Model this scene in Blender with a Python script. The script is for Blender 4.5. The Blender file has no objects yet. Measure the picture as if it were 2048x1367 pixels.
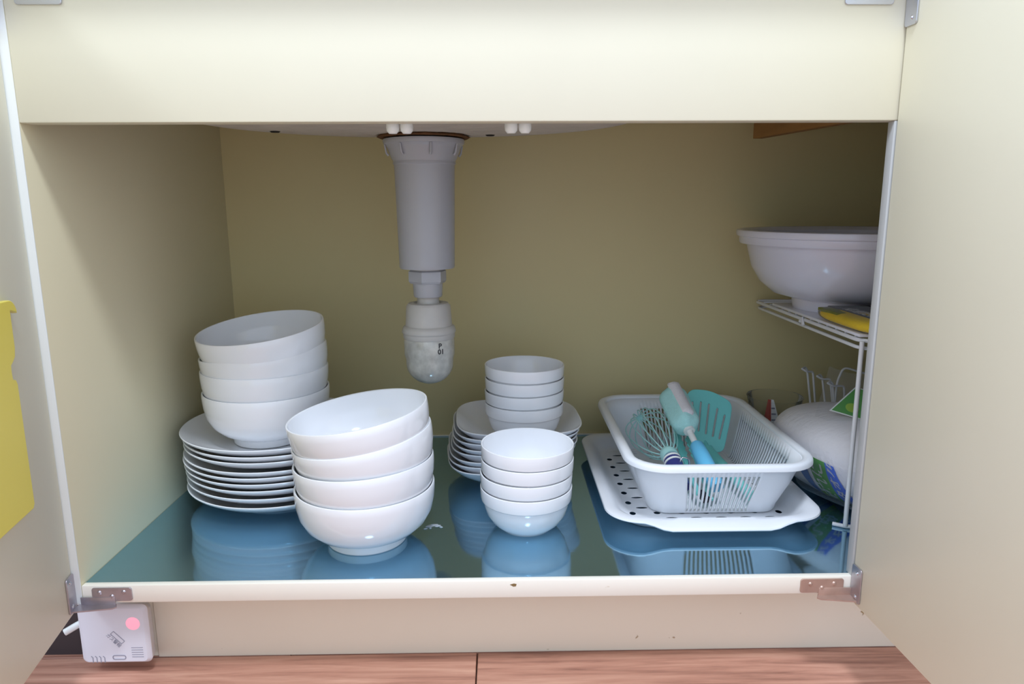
import bpy, bmesh, math, random
from math import sin, cos, pi, radians as R
from mathutils import Vector as V, Matrix as M
random.seed(7)
S = bpy.context.scene
COL = S.collection

# ------------------------------------------------------------------ camera
cd = bpy.data.cameras.new('camera'); cam = bpy.data.objects.new('camera', cd); COL.objects.link(cam)
cd.sensor_width = 36.0; cd.lens = 36.0 * 1401.93 / 2048; cd.clip_start = .01
p_, y_, r_ = .192833, .0154228, -.0047257
f_ = V((sin(y_) * cos(p_), cos(y_) * cos(p_), -sin(p_)))
r0 = f_.cross(V((0, 0, 1))).normalized(); u0 = r0.cross(f_)
rr = r0 * cos(r_) + u0 * sin(r_); uu = -r0 * sin(r_) + u0 * cos(r_)
cam.matrix_world = M(((rr.x, uu.x, -f_.x, .033842), (rr.y, uu.y, -f_.y, -.643133), (rr.z, uu.z, -f_.z, .369204), (0, 0, 0, 1)))
S.camera = cam

# ------------------------------------------------------------------ light and exposure
w = bpy.data.worlds.new('world'); S.world = w; w.use_nodes = True
w.node_tree.nodes['Background'].inputs[0].default_value = (.83, .95, 1.14, 1)
w.node_tree.nodes['Background'].inputs[1].default_value = 1.2
def lamp(name, loc, size, watts, col):
    d = bpy.data.lights.new(name, 'AREA'); d.shape = 'DISK'; d.size = size; d.energy = watts; d.color = col
    o = bpy.data.objects.new(name, d); COL.objects.link(o); o.location = loc
    o.rotation_euler = (V((0, .1, .2)) - V(loc)).to_track_quat('-Z', 'Y').to_euler()
lamp('ceiling_light', (.14, -.86, 2.15), .34, 29, (.92, 1.0, 1.13))
lamp('room_light', (-1.75, -.98, 2.1), .5, 13, (.92, 1.0, 1.12))
S.view_settings.view_transform = 'Standard'; S.view_settings.look = 'None'; S.view_settings.gamma = 1
S.view_settings.exposure = 0.0; S.view_settings.use_curve_mapping = False

# ------------------------------------------------------------------ materials
def lin(c):
    return tuple((x / 255 / 12.92 if x <= 10 else ((x / 255 + .055) / 1.055) ** 2.4) for x in c) + (1,)
def mat(name, rgb, rough=.4, metal=0, var=0, scale=20, bump=0, bscale=60, spec=.5, trans=0, alpha=1, emit=0, stretch=None, coat=0, ior=1.45, spots=None):
    m = bpy.data.materials.new(name); m.use_nodes = True; nt = m.node_tree; b = nt.nodes['Principled BSDF']
    c = lin(rgb); b.inputs['Base Color'].default_value = c; b.inputs['Roughness'].default_value = rough
    b.inputs['Metallic'].default_value = metal; b.inputs['Specular IOR Level'].default_value = spec
    b.inputs['Transmission Weight'].default_value = trans; b.inputs['Alpha'].default_value = alpha; b.inputs['IOR'].default_value = ior
    b.inputs['Coat Weight'].default_value = coat; b.inputs['Coat Roughness'].default_value = .05
    if emit:
        b.inputs['Emission Color'].default_value = c; b.inputs['Emission Strength'].default_value = emit
    tc = nt.nodes.new('ShaderNodeTexCoord'); mp = nt.nodes.new('ShaderNodeMapping')
    nt.links.new(tc.outputs['Object'], mp.inputs[0])
    if stretch: mp.inputs['Scale'].default_value = stretch
    last = None
    if var:
        n = nt.nodes.new('ShaderNodeTexNoise'); n.inputs['Scale'].default_value = scale; n.inputs['Detail'].default_value = 6
        nt.links.new(mp.outputs[0], n.inputs[0])
        mx = nt.nodes.new('ShaderNodeMix'); mx.data_type = 'RGBA'
        mx.inputs[6].default_value = tuple(x * (1 - var) for x in c[:3]) + (1,)
        mx.inputs[7].default_value = tuple(min(1, x * (1 + var)) for x in c[:3]) + (1,)
        nt.links.new(n.outputs[0], mx.inputs[0]); last = mx.outputs[2]
    if spots:
        n = nt.nodes.new('ShaderNodeTexNoise'); n.inputs['Scale'].default_value = spots[1]; n.inputs['Detail'].default_value = 3
        nt.links.new(tc.outputs['Object'], n.inputs[0])
        rp = nt.nodes.new('ShaderNodeValToRGB'); rp.color_ramp.elements[0].position = spots[2]; rp.color_ramp.elements[1].position = spots[2] + .04
        nt.links.new(n.outputs[0], rp.inputs[0])
        mx = nt.nodes.new('ShaderNodeMix'); mx.data_type = 'RGBA'
        if last: nt.links.new(last, mx.inputs[6])
        else: mx.inputs[6].default_value = c
        mx.inputs[7].default_value = lin(spots[0]); nt.links.new(rp.outputs[0], mx.inputs[0]); last = mx.outputs[2]
    if last: nt.links.new(last, b.inputs['Base Color'])
    if bump:
        n = nt.nodes.new('ShaderNodeTexNoise'); n.inputs['Scale'].default_value = bscale; n.inputs['Detail'].default_value = 4
        nt.links.new(mp.outputs[0], n.inputs[0])
        bp = nt.nodes.new('ShaderNodeBump'); bp.inputs['Strength'].default_value = bump; bp.inputs['Distance'].default_value = .004
        nt.links.new(n.outputs[0], bp.inputs['Height']); nt.links.new(bp.outputs[0], b.inputs['Normal'])
    return m

CREAM = mat('cream_laminate', (229, 225, 204), .42, var=.03, scale=9)
CREAM_IN = mat('olive_cream_board', (216, 202, 152), .5, var=.04, scale=7)
CREAM_SIDE = mat('cream_side_board', (225, 217, 184), .45, var=.03, scale=8)
CREAM_KICK = mat('cream_kick_paint', (240, 230, 210), .5, var=.05, scale=7, spots=((150, 120, 70), 55, .73))
CREAM_LIP = mat('cream_edge_band', (248, 244, 232), .3, var=.02, scale=12, spots=((170, 140, 80), 40, .75))
EDGE = mat('white_edge_band', (232, 236, 234), .35)
STILE = mat('grey_edge_band', (186, 188, 188), .4)
WOODB = mat('raw_wood_batten', (158, 116, 66), .7, var=.25, scale=14, stretch=(8, .6, 8))
SHEET = mat('blue_steel_sheet', (146, 186, 207), .075, metal=.95, var=.03, scale=30, bump=.035, bscale=9, stretch=(1, 3, 1))
STEEL = mat('worn_steel', (186, 180, 186), .36, metal=.9, var=.2, scale=90)
STEELB = mat('tarnished_steel', (196, 170, 158), .45, metal=.7, var=.2, scale=90)
CHROME = mat('bright_steel', (205, 208, 220), .22, metal=1)
PORC = mat('white_porcelain', (240, 243, 248), .1, spec=.55, coat=.3)
PVC = mat('grey_pvc', (174, 177, 184), .32, var=.04, scale=30)
PVCL = mat('pale_grey_pvc', (194, 193, 190), .35, var=.08, scale=60)
CUP = mat('grimy_clear_cup', (200, 201, 196), .28, var=.55, scale=75, bump=.15, bscale=120, coat=.4)
SINKU = mat('sprayed_sink_underside', (196, 188, 178), .7, var=.22, scale=22, bump=.7, bscale=30)
RUST = mat('rust', (96, 62, 30), .8, var=.6, scale=60, bump=.5, bscale=120)
DARK = mat('dark_hole', (28, 24, 20), .8)
GAPSHADE = mat('gap_shade_board', (66, 58, 60), .6)
BROWN = mat('brown_plastic_base', (138, 114, 74), .6)
WPL = mat('white_plastic', (232, 237, 243), .33, spec=.5)
WPL2 = mat('white_plastic_tray', (233, 236, 241), .3, spec=.5)
WBAS = mat('white_plastic_basin', (222, 222, 234), .2, coat=.3)
WIRE = mat('white_coated_wire', (226, 226, 228), .35)
ALARM = mat('alarm_plastic', (224, 224, 232), .35)
PINK = mat('pink_lamp', (255, 165, 185), .4, emit=.55)
INKG = mat('grey_ink', (150, 150, 164), .6)
INKD = mat('dark_ink', (40, 40, 46), .6)
INKW = mat('white_ink', (240, 242, 240), .5)
YEL = mat('yellow_plastic', (238, 222, 104), .32, var=.03, scale=10)
TURQ = mat('turquoise_nylon', (122, 214, 210), .38)
AQUA = mat('aqua_silicone', (176, 228, 226), .4)
SPONA = mat('aqua_sponge', (178, 230, 228), .9, var=.06, scale=200, bump=.3, bscale=400)
SPONW = mat('white_sponge', (226, 224, 228), .9, var=.04, scale=200, bump=.3, bscale=400)
BLUEH = mat('light_blue_handle', (106, 192, 232), .35)
NAVY = mat('navy_plastic', (52, 58, 120), .35)
BLACKP = mat('black_plastic', (26, 22, 34), .4)
PAPER = mat('paper_towel', (226, 224, 228), .8, var=.03, scale=60, bump=.35, bscale=160, stretch=(.25, 1, 1))
GREEN = mat('green_print', (62, 150, 44), .35)
LIME = mat('lime_print', (150, 190, 40), .35)
BLUEP = mat('blue_print', (44, 100, 214), .35)
BLUEP2 = mat('mid_blue_print', (54, 110, 180), .4)
YSPON = mat('yellow_sponge', (226, 190, 30), .85, var=.15, scale=60, bump=.3, bscale=300)
OLIVE = mat('olive_print', (120, 124, 30), .6, var=.3, scale=80)
BLKL = mat('black_label', (34, 36, 48), .35)
WSHEET = mat('white_liner', (224, 224, 232), .3)
REDP = mat('red_print', (178, 76, 58), .5)
GRAYC = mat('grey_film_end', (150, 146, 152), .35)
def film(name, rgb, op, rough=.12, ior=1.4):
    m = bpy.data.materials.new(name); m.use_nodes = True; nt = m.node_tree; nt.nodes.clear()
    o = nt.nodes.new('ShaderNodeOutputMaterial'); t = nt.nodes.new('ShaderNodeBsdfTransparent'); g = nt.nodes.new('ShaderNodeBsdfPrincipled')
    g.inputs['Base Color'].default_value = lin(rgb); g.inputs['Roughness'].default_value = rough
    t.inputs[0].default_value = (.985, .988, .99, 1)
    fr = nt.nodes.new('ShaderNodeFresnel'); fr.inputs[0].default_value = ior
    ad = nt.nodes.new('ShaderNodeMath'); ad.operation = 'ADD'; ad.use_clamp = True; ad.inputs[1].default_value = op
    n = nt.nodes.new('ShaderNodeTexNoise'); n.inputs['Scale'].default_value = 24; b = nt.nodes.new('ShaderNodeBump'); b.inputs['Strength'].default_value = .6; b.inputs['Distance'].default_value = .006
    nt.links.new(n.outputs[0], b.inputs['Height']); nt.links.new(b.outputs[0], g.inputs['Normal'])
    mx = nt.nodes.new('ShaderNodeMixShader')
    nt.links.new(fr.outputs[0], ad.inputs[0]); nt.links.new(ad.outputs[0], mx.inputs[0])
    nt.links.new(t.outputs[0], mx.inputs[1]); nt.links.new(g.outputs[0], mx.inputs[2]); nt.links.new(mx.outputs[0], o.inputs[0])
    return m
FILM = film('clear_film', (214, 217, 222), .06)
FILM2 = film('thin_film', (222, 224, 228), .02, .1, 1.12)
CLEARP = film('clear_cup_plastic', (190, 192, 190), .01, .05, 1.18)

def wood_floor():
    m = bpy.data.materials.new('wood_floor'); m.use_nodes = True; nt = m.node_tree; b = nt.nodes['Principled BSDF']
    tc = nt.nodes.new('ShaderNodeTexCoord'); mp = nt.nodes.new('ShaderNodeMapping'); mp.inputs['Scale'].default_value = (1.3, 22, 22)
    oi = nt.nodes.new('ShaderNodeObjectInfo'); va = nt.nodes.new('ShaderNodeVectorMath'); va.operation = 'ADD'
    nt.links.new(tc.outputs['Object'], va.inputs[0])
    sc = nt.nodes.new('ShaderNodeVectorMath'); sc.operation = 'SCALE'; sc.inputs[3].default_value = 5
    nt.links.new(oi.outputs['Random'], sc.inputs[0]); nt.links.new(sc.outputs[0], va.inputs[1]); nt.links.new(va.outputs[0], mp.inputs[0])
    n = nt.nodes.new('ShaderNodeTexNoise'); n.inputs['Scale'].default_value = 4; n.inputs['Detail'].default_value = 8; n.inputs['Roughness'].default_value = .62; n.inputs['Distortion'].default_value = .4
    nt.links.new(mp.outputs[0], n.inputs[0])
    rp = nt.nodes.new('ShaderNodeValToRGB'); e = rp.color_ramp.elements
    e[0].position = .3; e[0].color = lin((128, 86, 72)); e[1].position = .72; e[1].color = lin((214, 168, 146))
    x = e.new(.5); x.color = lin((188, 138, 118))
    nt.links.new(n.outputs[0], rp.inputs[0]); nt.links.new(rp.outputs[0], b.inputs['Base Color']); b.inputs['Roughness'].default_value = .38
    return m
WOODF = wood_floor()

# ------------------------------------------------------------------ helpers
def tag(o, label=None, cat=None, group=None, kind=None):
    if label: o['label'] = label
    if cat: o['category'] = cat
    if group: o['group'] = group
    if kind: o['kind'] = kind
    return o
def wm(o):
    m = o.matrix_basis.copy()
    if o.parent: m = wm(o.parent) @ o.matrix_parent_inverse @ m
    return m
def put(o, parent=None):
    COL.objects.link(o)
    if parent is not None:
        o.parent = parent; o.matrix_parent_inverse = wm(parent).inverted()
    return o
def empty(name, loc=(0, 0, 0)):
    o = bpy.data.objects.new(name, None); o.empty_display_size = .02; o.location = loc; COL.objects.link(o); return o
def mesh(name, verts, faces, material, parent=None, smooth=False, angle=None):
    me = bpy.data.meshes.new(name); me.from_pydata([tuple(v) for v in verts], [], faces); me.materials.append(material)
    bm = bmesh.new(); bm.from_mesh(me); bmesh.ops.recalc_face_normals(bm, faces=bm.faces); bm.to_mesh(me); bm.free()
    if smooth or angle:
        me.shade_smooth()
        if angle: me.set_sharp_from_angle(angle=R(angle))
    return put(bpy.data.objects.new(name, me), parent)
def from_bm(name, bm, material, parent=None, angle=None):
    me = bpy.data.meshes.new(name); bmesh.ops.recalc_face_normals(bm, faces=bm.faces); bm.to_mesh(me); bm.free(); me.materials.append(material)
    if angle: me.shade_smooth(); me.set_sharp_from_angle(angle=R(angle))
    return put(bpy.data.objects.new(name, me), parent)
def box(name, a, b, material, parent=None, bev=.0008, seg=2, mtx=None):
    bm = bmesh.new(); bmesh.ops.create_cube(bm, size=1)
    s = [b[i] - a[i] for i in range(3)]; c = [(b[i] + a[i]) / 2 for i in range(3)]
    for v in bm.verts: v.co = V((v.co.x * s[0] + c[0], v.co.y * s[1] + c[1], v.co.z * s[2] + c[2]))
    if bev: bmesh.ops.bevel(bm, geom=bm.edges[:], offset=bev, segments=seg, affect='EDGES', profile=.5)
    if mtx is not None: bm.transform(mtx)
    return from_bm(name, bm, material, parent, 40)
def lathe_geo(prof, n=64):
    vs, fs, rings = [], [], []
    for r, z in prof:
        if r < 1e-6: rings.append([len(vs)]); vs.append((0, 0, z))
        else:
            rings.append(list(range(len(vs), len(vs) + n)))
            vs += [(r * cos(2 * pi * i / n), r * sin(2 * pi * i / n), z) for i in range(n)]
    for a, b in zip(rings, rings[1:]):
        for i in range(n):
            j = (i + 1) % n
            if len(a) == 1 and len(b) == 1: continue
            if len(a) == 1: fs.append((a[0], b[i], b[j]))
            elif len(b) == 1: fs.append((a[i], a[j], b[0]))
            else: fs.append((a[i], a[j], b[j], b[i]))
    return vs, fs
def lathe(name, prof, material, parent=None, loc=None, n=64, angle=38, mtx=None):
    vs, fs = lathe_geo(prof, n)
    if mtx is not None: vs = [mtx @ V(v) for v in vs]
    elif loc is not None: vs = [V(v) + V(loc) for v in vs]
    return mesh(name, vs, fs, material, parent, angle=angle)
def tube_geo(pts, r, n=8, closed=False):
    pts = [V(p) for p in pts]; k = len(pts); rs = r if isinstance(r, (list, tuple)) else [r] * k
    if len(rs) != k: rs = [rs[min(len(rs) - 1, int(i * len(rs) / k))] for i in range(k)]
    vs, fs = [], []; nrm = None
    for i, p in enumerate(pts):
        if closed: t = (pts[(i + 1) % k] - pts[i - 1])
        else: t = (pts[min(i + 1, k - 1)] - pts[max(i - 1, 0)])
        t.normalize()
        if nrm is None:
            nrm = t.orthogonal().normalized()
        nrm = (nrm - t * nrm.dot(t)).normalized(); bn = t.cross(nrm)
        for j in range(n):
            a = 2 * pi * j / n; vs.append(p + (nrm * cos(a) + bn * sin(a)) * rs[i])
    m = k if closed else k - 1
    for i in range(m):
        a, b = i * n, ((i + 1) % k) * n
        for j in range(n):
            l = (j + 1) % n; fs.append((a + j, a + l, b + l, b + j))
    if not closed: fs += [tuple(range(n))[::-1], tuple(range((k - 1) * n, k * n))]
    return vs, fs
def tube(name, pts, r, material, parent=None, n=8, closed=False):
    vs, fs = tube_geo(pts, r, n, closed); return mesh(name, vs, fs, material, parent, angle=50)
def rnd(pts, rad, n=5):
    """polyline with rounded inner corners"""
    pts = [V(p) for p in pts]; out = [pts[0]]
    for a, b, c in zip(pts, pts[1:], pts[2:]):
        d1 = (a - b); d2 = (c - b); r = min(rad, d1.length * .45, d2.length * .45); p = b + d1.normalized() * r; q = b + d2.normalized() * r
        for i in range(n + 1):
            t = i / n; out.append(p * (1 - t) ** 2 + b * 2 * t * (1 - t) + q * t * t)
    return out + [pts[-1]]
def frame(o, x, y):
    x = V(x).normalized(); y = V(y); y = (y - x * y.dot(x)).normalized(); z = x.cross(y)
    return M(((x.x, y.x, z.x, o[0]), (x.y, y.y, z.y, o[1]), (x.z, y.z, z.z, o[2]), (0, 0, 0, 1)))
def curve2d(loops, thick, bev=0):
    """filled 2-D outline with holes, extruded; returns mesh centred on z = 0"""
    c = bpy.data.curves.new('tmp', 'CURVE'); c.dimensions = '2D'; c.fill_mode = 'BOTH'; c.extrude = thick / 2 - bev; c.bevel_depth = bev; c.bevel_resolution = 2
    if bev: c.offset = -bev
    for l in loops:
        s = c.splines.new('POLY'); s.points.add(len(l) - 1); s.use_cyclic_u = True
        for p, q in zip(s.points, l): p.co = (q[0], q[1], 0, 1)
    return c2m(c)
def c2m(c):
    o = bpy.data.objects.new('tmp', c); COL.objects.link(o); dg = bpy.context.evaluated_depsgraph_get()
    me = bpy.data.meshes.new_from_object(o.evaluated_get(dg)); bpy.data.objects.remove(o); bpy.data.curves.remove(c); return me
def usemesh(name, me, material, parent=None, mtx=None, angle=40):
    if mtx is not None: me.transform(mtx)
    me.name = name; me.materials.clear(); me.materials.append(material)
    if angle: me.shade_smooth(); me.set_sharp_from_angle(angle=R(angle))
    return put(bpy.data.objects.new(name, me), parent)
def text_mesh(s, size, ext=.0002, shear=0, bold=0):
    c = bpy.data.curves.new('tmp', 'FONT'); c.body = s; c.size = size; c.extrude = ext; c.align_x = 'CENTER'; c.align_y = 'CENTER'; c.shear = shear; c.offset = bold
    return c2m(c)
def text(name, s, size, material, parent, mtx, **k):
    return usemesh(name, text_mesh(s, size, **k), material, parent, mtx, 0)
def rrect(x0, y0, x1, y1, r, n=6):
    o = []
    for cx, cy, a in ((x1 - r, y0 + r, -90), (x1 - r, y1 - r, 0), (x0 + r, y1 - r, 90), (x0 + r, y0 + r, 180)):
        o += [(cx + r * cos(R(a + 90 * i / n)), cy + r * sin(R(a + 90 * i / n))) for i in range(n + 1)]
    return o
def circ(x, y, rx, ry=None, n=16):
    ry = ry or rx; return [(x + rx * cos(2 * pi * i / n), y + ry * sin(2 * pi * i / n)) for i in range(n)]
def copy_tree(o, parent=None):
    c = o.copy(); COL.objects.link(c)
    if parent is not None: c.parent = parent
    for ch in o.children: copy_tree(ch, c)
    return c

# ------------------------------------------------------------------ floor
FZ = -.114
fl = mesh('floor', [(-1.6, -1.6, FZ - .012), (1.6, -1.6, FZ - .012), (1.6, .5, FZ - .012), (-1.6, .5, FZ - .012)], [(0, 1, 2, 3)], DARK)
tag(fl, kind='structure')
yb = .20
row = 0
while yb > -1.4:
    y0 = yb - .15
    off = {0: -.2, 1: .0048, 2: .52}.get(row, random.uniform(-.6, .6))
    xs = [-1.6, off - .9, off, off + .9, 1.6]
    xs = sorted(x for x in xs if -1.6 <= x <= 1.6)
    for a, b in zip(xs, xs[1:]):
        if b - a > .02:
            g = .0006
            box('floor_plank', (a + g, y0 + g, FZ - .012), (b - g, yb - g, FZ), WOODF, fl, bev=.0007, seg=1)
    yb = y0; row += 1

WALLP = mat('pale_wall_paint', (214, 212, 204), .7, var=.02, scale=5)
tag(box('wall_back', (-1.6, .49, FZ), (1.6, .5, 2.3), WALLP, None, 0), kind='structure')
# ------------------------------------------------------------------ cabinet
HX = .385; AZ = .4414; TOP = .60; BY = .4532; RX = .80
cab = empty('sink_cabinet', (0, 0, FZ))
tag(cab, 'cream laminate sink cabinet standing open on the wooden floor', 'cabinet')
box('side_panel', (-.4, 0, -.0195), (-HX, BY + .01, TOP), CREAM_SIDE, cab, .0006)['label'] = 'left side panel with white front edge'
box('edge_band', (-.4, -.0006, -.02), (-HX, .0006, TOP), EDGE, cab, .0003)
box('side_panel', (RX, 0, FZ), (RX + .015, BY + .01, TOP), CREAM_SIDE, cab, .0006)
box('back_panel', (-HX, BY, -.02), (RX, BY + .012, TOP), CREAM_IN, cab, 0)
box('bottom_board', (-HX, .007, -.0185), (RX, BY, -.001), CREAM, cab, 0)
box('base_sheet', (-HX + .0005, .0072, -.001), (RX, BY - .002, 0), SHEET, cab, 0)['label'] = 'blue mirror-like metal sheet lining the cabinet bottom'
box('back_bead', (-HX, BY - .0035, 0), (RX, BY, .0022), CREAM_LIP, cab, .0006)
box('front_lip', (-HX, 0, -.0185), (HX + .02, .0072, .0006), CREAM_LIP, cab, .0012)
box('apron', (-HX, 0, AZ), (HX + .02, .018, TOP), CREAM, cab, .0012)['label'] = 'wide cream apron board above the opening'
box('stile', (HX, .0006, 0), (HX + .02, .0115, AZ), STILE, cab, .0008)
box('fixed_front', (HX + .021, 0, -.02), (RX, .015, TOP), CREAM, cab, .0008)
box('worktop', (-.62, -.042, TOP), (1.0, BY + .03, TOP + .03), CREAM_LIP, cab, .002)
box('toe_kick', (-.3435, .05, FZ), (RX, .062, -.0185), CREAM_KICK, cab, .0006)
box('kick_filler', (-.405, .052, FZ), (-.3445, .062, -.0185), CREAM_KICK, cab, .0006)
box('kick_filler', (-.9, .056, FZ), (-.4055, .062, -.0185), GAPSHADE, cab, .0006)  # dark colour stands in for the shade in the gap beside the alarm
# batten under the worktop
dirb = V((.037, -.209, 0)).normalized()
box('batten', (0, 0, 0), (.37, .014, .06), WOODB, cab, .0008, mtx=frame((.395, .389, .4605), dirb, (0, 0, 1).__class__((dirb.y * -1, dirb.x, 0))))['label'] = 'bare wooden batten'
# ball catches behind the apron
for x in (-.0577, .0507):
    c = box('door_catch', (x - .017, .0185, .447), (x + .017, .034, .4515), BROWN, cab, .0008)
    for s in (-1, 1):
        lathe('roller', [(0, .4335), (.0036, .4338), (.0056, .4362), (.006, .439), (.006, .447), (0, .447)], EDGE, c, (x + s * .0064, .026, 0), 20)

# doors
def screw(parent, o, nrm, r=.0024, m=CHROME):
    nrm = V(nrm).normalized(); t = nrm.orthogonal().normalized()
    vs, fs = lathe_geo([(0, .0012), (r * .55, .0011), (r, 0), (r, -.0005), (0, -.0005)], 12)
    f = frame(o, t, nrm.cross(t)); mesh('screw', [f @ V(v) for v in vs], fs, m, parent, angle=40)
def plate(name, loops, thick, material, parent, f):
    me = curve2d(loops, thick, thick * .25); return usemesh(name, me, material, parent, f)
def door(P, ang, side, label):
    a = R(ang); u = V((-side * sin(a), -cos(a), 0)); n = V((-side * cos(a), side * sin(a), 0)) * 1
    if side < 0: n = V((cos(a), sin(a), 0))
    else: n = V((-cos(a), sin(a), 0))
    f = frame(P, u, (0, 0, 1)); z = f.to_3x3().col[2]; flip = z.dot(n) < 0
    t0, t1 = (0, .016) if flip else (-.016, 0)
    d = box('door', (.0, -.0255, t0), (.388, .578, t1), CREAM, cab, .0012, mtx=f)
    d['label'] = label
    fi = frame(V(P) + n * .0009, u, (0, 0, 1))
    for lo, hi, ch in ((-.0215, .0155, True), (.518, .57, False)):
        pl = plate('hinge_leaf', [rrect(-.0005, lo, .0165, hi, .003)], .0016, STEEL if ch else CHROME, d, fi)
        for q in (lo + .006, hi - .006): screw(pl, fi @ V((.0095, q, .0)) + n * .0008, n, .0022)
    return d, f, n, u
dl, dlf, dln, dlu = door((-.3922, -.0012, 0), 11, -1, 'left cabinet door swung open')
dr, drf, drn, dru = door((.3862, -.0012, 0), -2, 1, 'right cabinet door swung open')
usemesh('paint_chip', curve2d([[(.0405, -.0040), (.0445, -.0028), (.0472, -.0034), (.0466, -.0058), (.0440, -.0062)]], .0002), BROWN, cab, frame((0, -.0001, 0), (1, 0, 0), (0, 0, 1)), 0)
# hinge plates on lip and apron
def lip_hinge(x0, x1, z0, z1, m, sg):
    f = frame((0, -.0008, 0), (1, 0, 0), (0, 0, 1))
    h = plate('hinge_plate', [rrect(x0, z0, x1, z1, .0025)], .0016, m, cab, f)
    n = (0, -1, 0); cx = (x0 + x1) / 2
    for dx, dz in ((-.012, .0022), (0, -.002), (.012, .0026)): screw(h, (cx + dx, -.0016, (z0 + z1) / 2 + dz), n, .0023, m)
    return h
hl = lip_hinge(-.3745, -.3352, -.0155, -.0012, STEEL, -1)
hr = lip_hinge(.3335, .3772, -.0165, -.0014, STEELB, 1)
for h, sg, m in ((hl, -1, STEEL), (hr, 1, STEELB)):
    x = lambda v: sg * v
    me = curve2d([[(x(.391), -.015), (x(.352), -.009), (x(.349), -.006), (x(.352), -.0005), (x(.388), -.0005)]], .0014)
    usemesh('hinge_arm', me, m, h, M.Translation((0, 0, -.0195)))
    box('hinge_web', (min(x(.352), x(.386)), -.0022, -.0195), (max(x(.352), x(.386)), -.0012, -.011), m, h, .0003)
lip_hinge(-.3747, -.3354, .5372, .565, CHROME, -1); lip_hinge(.3315, .3735, .5368, .565, CHROME, 1)

# ------------------------------------------------------------------ yellow holder on the left door
tip = []
def yv(t, z): return (t + .0115, z + .0055)
out = [yv(.36, .1065), yv(.055, .1065), yv(.052, .11)] + [yv(.0515, .2175), yv(.0535, .2215), yv(.058, .223), yv(.0585, .2285), yv(.058, .2345), yv(.0535, .237), yv(.0495, .2405), yv(.0475, .248), yv(.047, .279)] + \
      [(.0595 - .0125 * cos(R(a)), .281 + .0125 * sin(R(a))) for a in range(0, 91, 15)] + [yv(.36, .2935)]
me = curve2d([out], .005, .001)
yh = usemesh('knife_holder', me, YEL, None, frame(V((-.3922, -.0012, 0)) + dln * .0032, dlu, (0, 0, 1)))
tag(yh, 'yellow plastic holder with a notched edge mounted on the left door', 'holder')

# ------------------------------------------------------------------ gas alarm
al = empty('gas_alarm', (-.37, .03, -.1))
tag(al, 'white gas alarm box with a pink lamp under the left hinge', 'alarm')
def rr3(x0, z0, x1, z1, r, y, n=5): return [(a, y, b) for a, b in rrect(x0, z0, x1, z1, r, n)]
loops = [rr3(-.409, -.1085, -.3475, -.0480, .005, .0515), rr3(-.409, -.1085, -.3435, -.0480, .006, .045), rr3(-.4085, -.1015, -.3360, -.0345, .006, .0245), rr3(-.4070, -.1000, -.3372, -.0352, .006, .0222), rr3(-.4045, -.0980, -.3395, -.0375, .004, .0205)]
vs = [p for l in loops for p in l]; k = len(loops[0]); fs = []
for i in range(len(loops) - 1):
    for j in range(k): fs.append((i * k + j, i * k + (j + 1) % k, (i + 1) * k + (j + 1) % k, (i + 1) * k + j))
fs += [tuple(range(k)), tuple(range((len(loops) - 1) * k, len(loops) * k))]
mesh('case', vs, fs, ALARM, al, angle=35)
AF = lambda x, z, y=.0204: frame((x, y, z), (1, 0, 0), (0, 0, 1))
def apx(px, pz): return (-.4072 + (px - 150) / 140 * .0715, -.0355 - (pz - 1213) / 111 * .064)
x, z = apx(261, 1246)
lathe('lamp', [(0, .0008), (.006, .0006), (.0072, 0), (.0072, -.0005), (0, -.0005)], PINK, al, mtx=AF(x, z), n=32)
for i in range(5):
    xx, zz = apx(264, 1294 + i * 4.6)
    box('grille_slot', (xx - .006, .0203, zz - .0003), (xx + .006, .0206, zz + .0003), INKG, al, 0)
for i in range(4):
    xx, zz = apx(172 + i * 8, 1318)
    tube('vent_slot', [(xx, .0204, zz - .003), (xx, .0204, zz + .003), (xx - .0015, .0204, zz + .0045)], .0004, INKG, al, 6)
xx, zz = apx(226, 1313)
usemesh('test_button', curve2d([rrect(-.007, -.0026, .007, .0026, .0022), rrect(-.0062, -.0018, .0062, .0018, .0016)], .0006), INKG, al, AF(xx, zz))
xx, zz = apx(224, 1276)
rot = lambda d: M.Rotation(R(d), 4, 'Z')
text('printed_name', 'ガス警報', .0048, INKG, al, AF(xx - .003, zz - .002) @ rot(-48), ext=.0001)
usemesh('printed_frame', curve2d([rrect(-.008, -.0026, .008, .0026, .0006), rrect(-.0074, -.002, .0074, .002, .0004)], .0003), INKG, al, AF(xx + .0015, zz + .0015) @ rot(-48))
tube('cord', rnd([(-.405, .034, -.058), (-.414, .030, -.0615), (-.424, .024, -.066)], .004), .0036, EDGE, al, 12)

# ------------------------------------------------------------------ sink underside and drain trap
sk = []
rings = [(0, .4535), (.5, .4535), (.9, .4538), (.965, .4545), (1, .459), (1.02, .475), (1.05, .598)]
n = 72; vs = []; fs = []
for q, z in rings:
    for i in range(n):
        a = 2 * pi * i / n; x = -.055 + .236 * q * cos(a); y = .11 + .192 * q * sin(a); vs.append((x, max(y, .024), z))
for i in range(len(rings) - 1):
    for j in range(n):
        fs.append((i * n + j, i * n + (j + 1) % n, (i + 1) * n + (j + 1) % n, (i + 1) * n + j))
sink = mesh('sink_basin', vs, fs, SINKU, None, angle=40)
tag(sink, 'grey rough underside of the round sink basin above the drain', 'sink')
for x, y in ((-.225, .20), (.022, .25)):
    lathe('dimple', [(0, 0), (.0045, 0), (.006, .0012), (0, .0012)], DARK, sink, (x, y, .4524), 16)
tx, ty = -.0605, .26
dt = empty('drain_trap', (tx, ty, .1385))
tag(dt, 'grey plastic sink drain pipe with a clear bottle trap hanging below the basin', 'drain')
L = (tx, ty, 0)
rg = random.Random(3)
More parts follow.
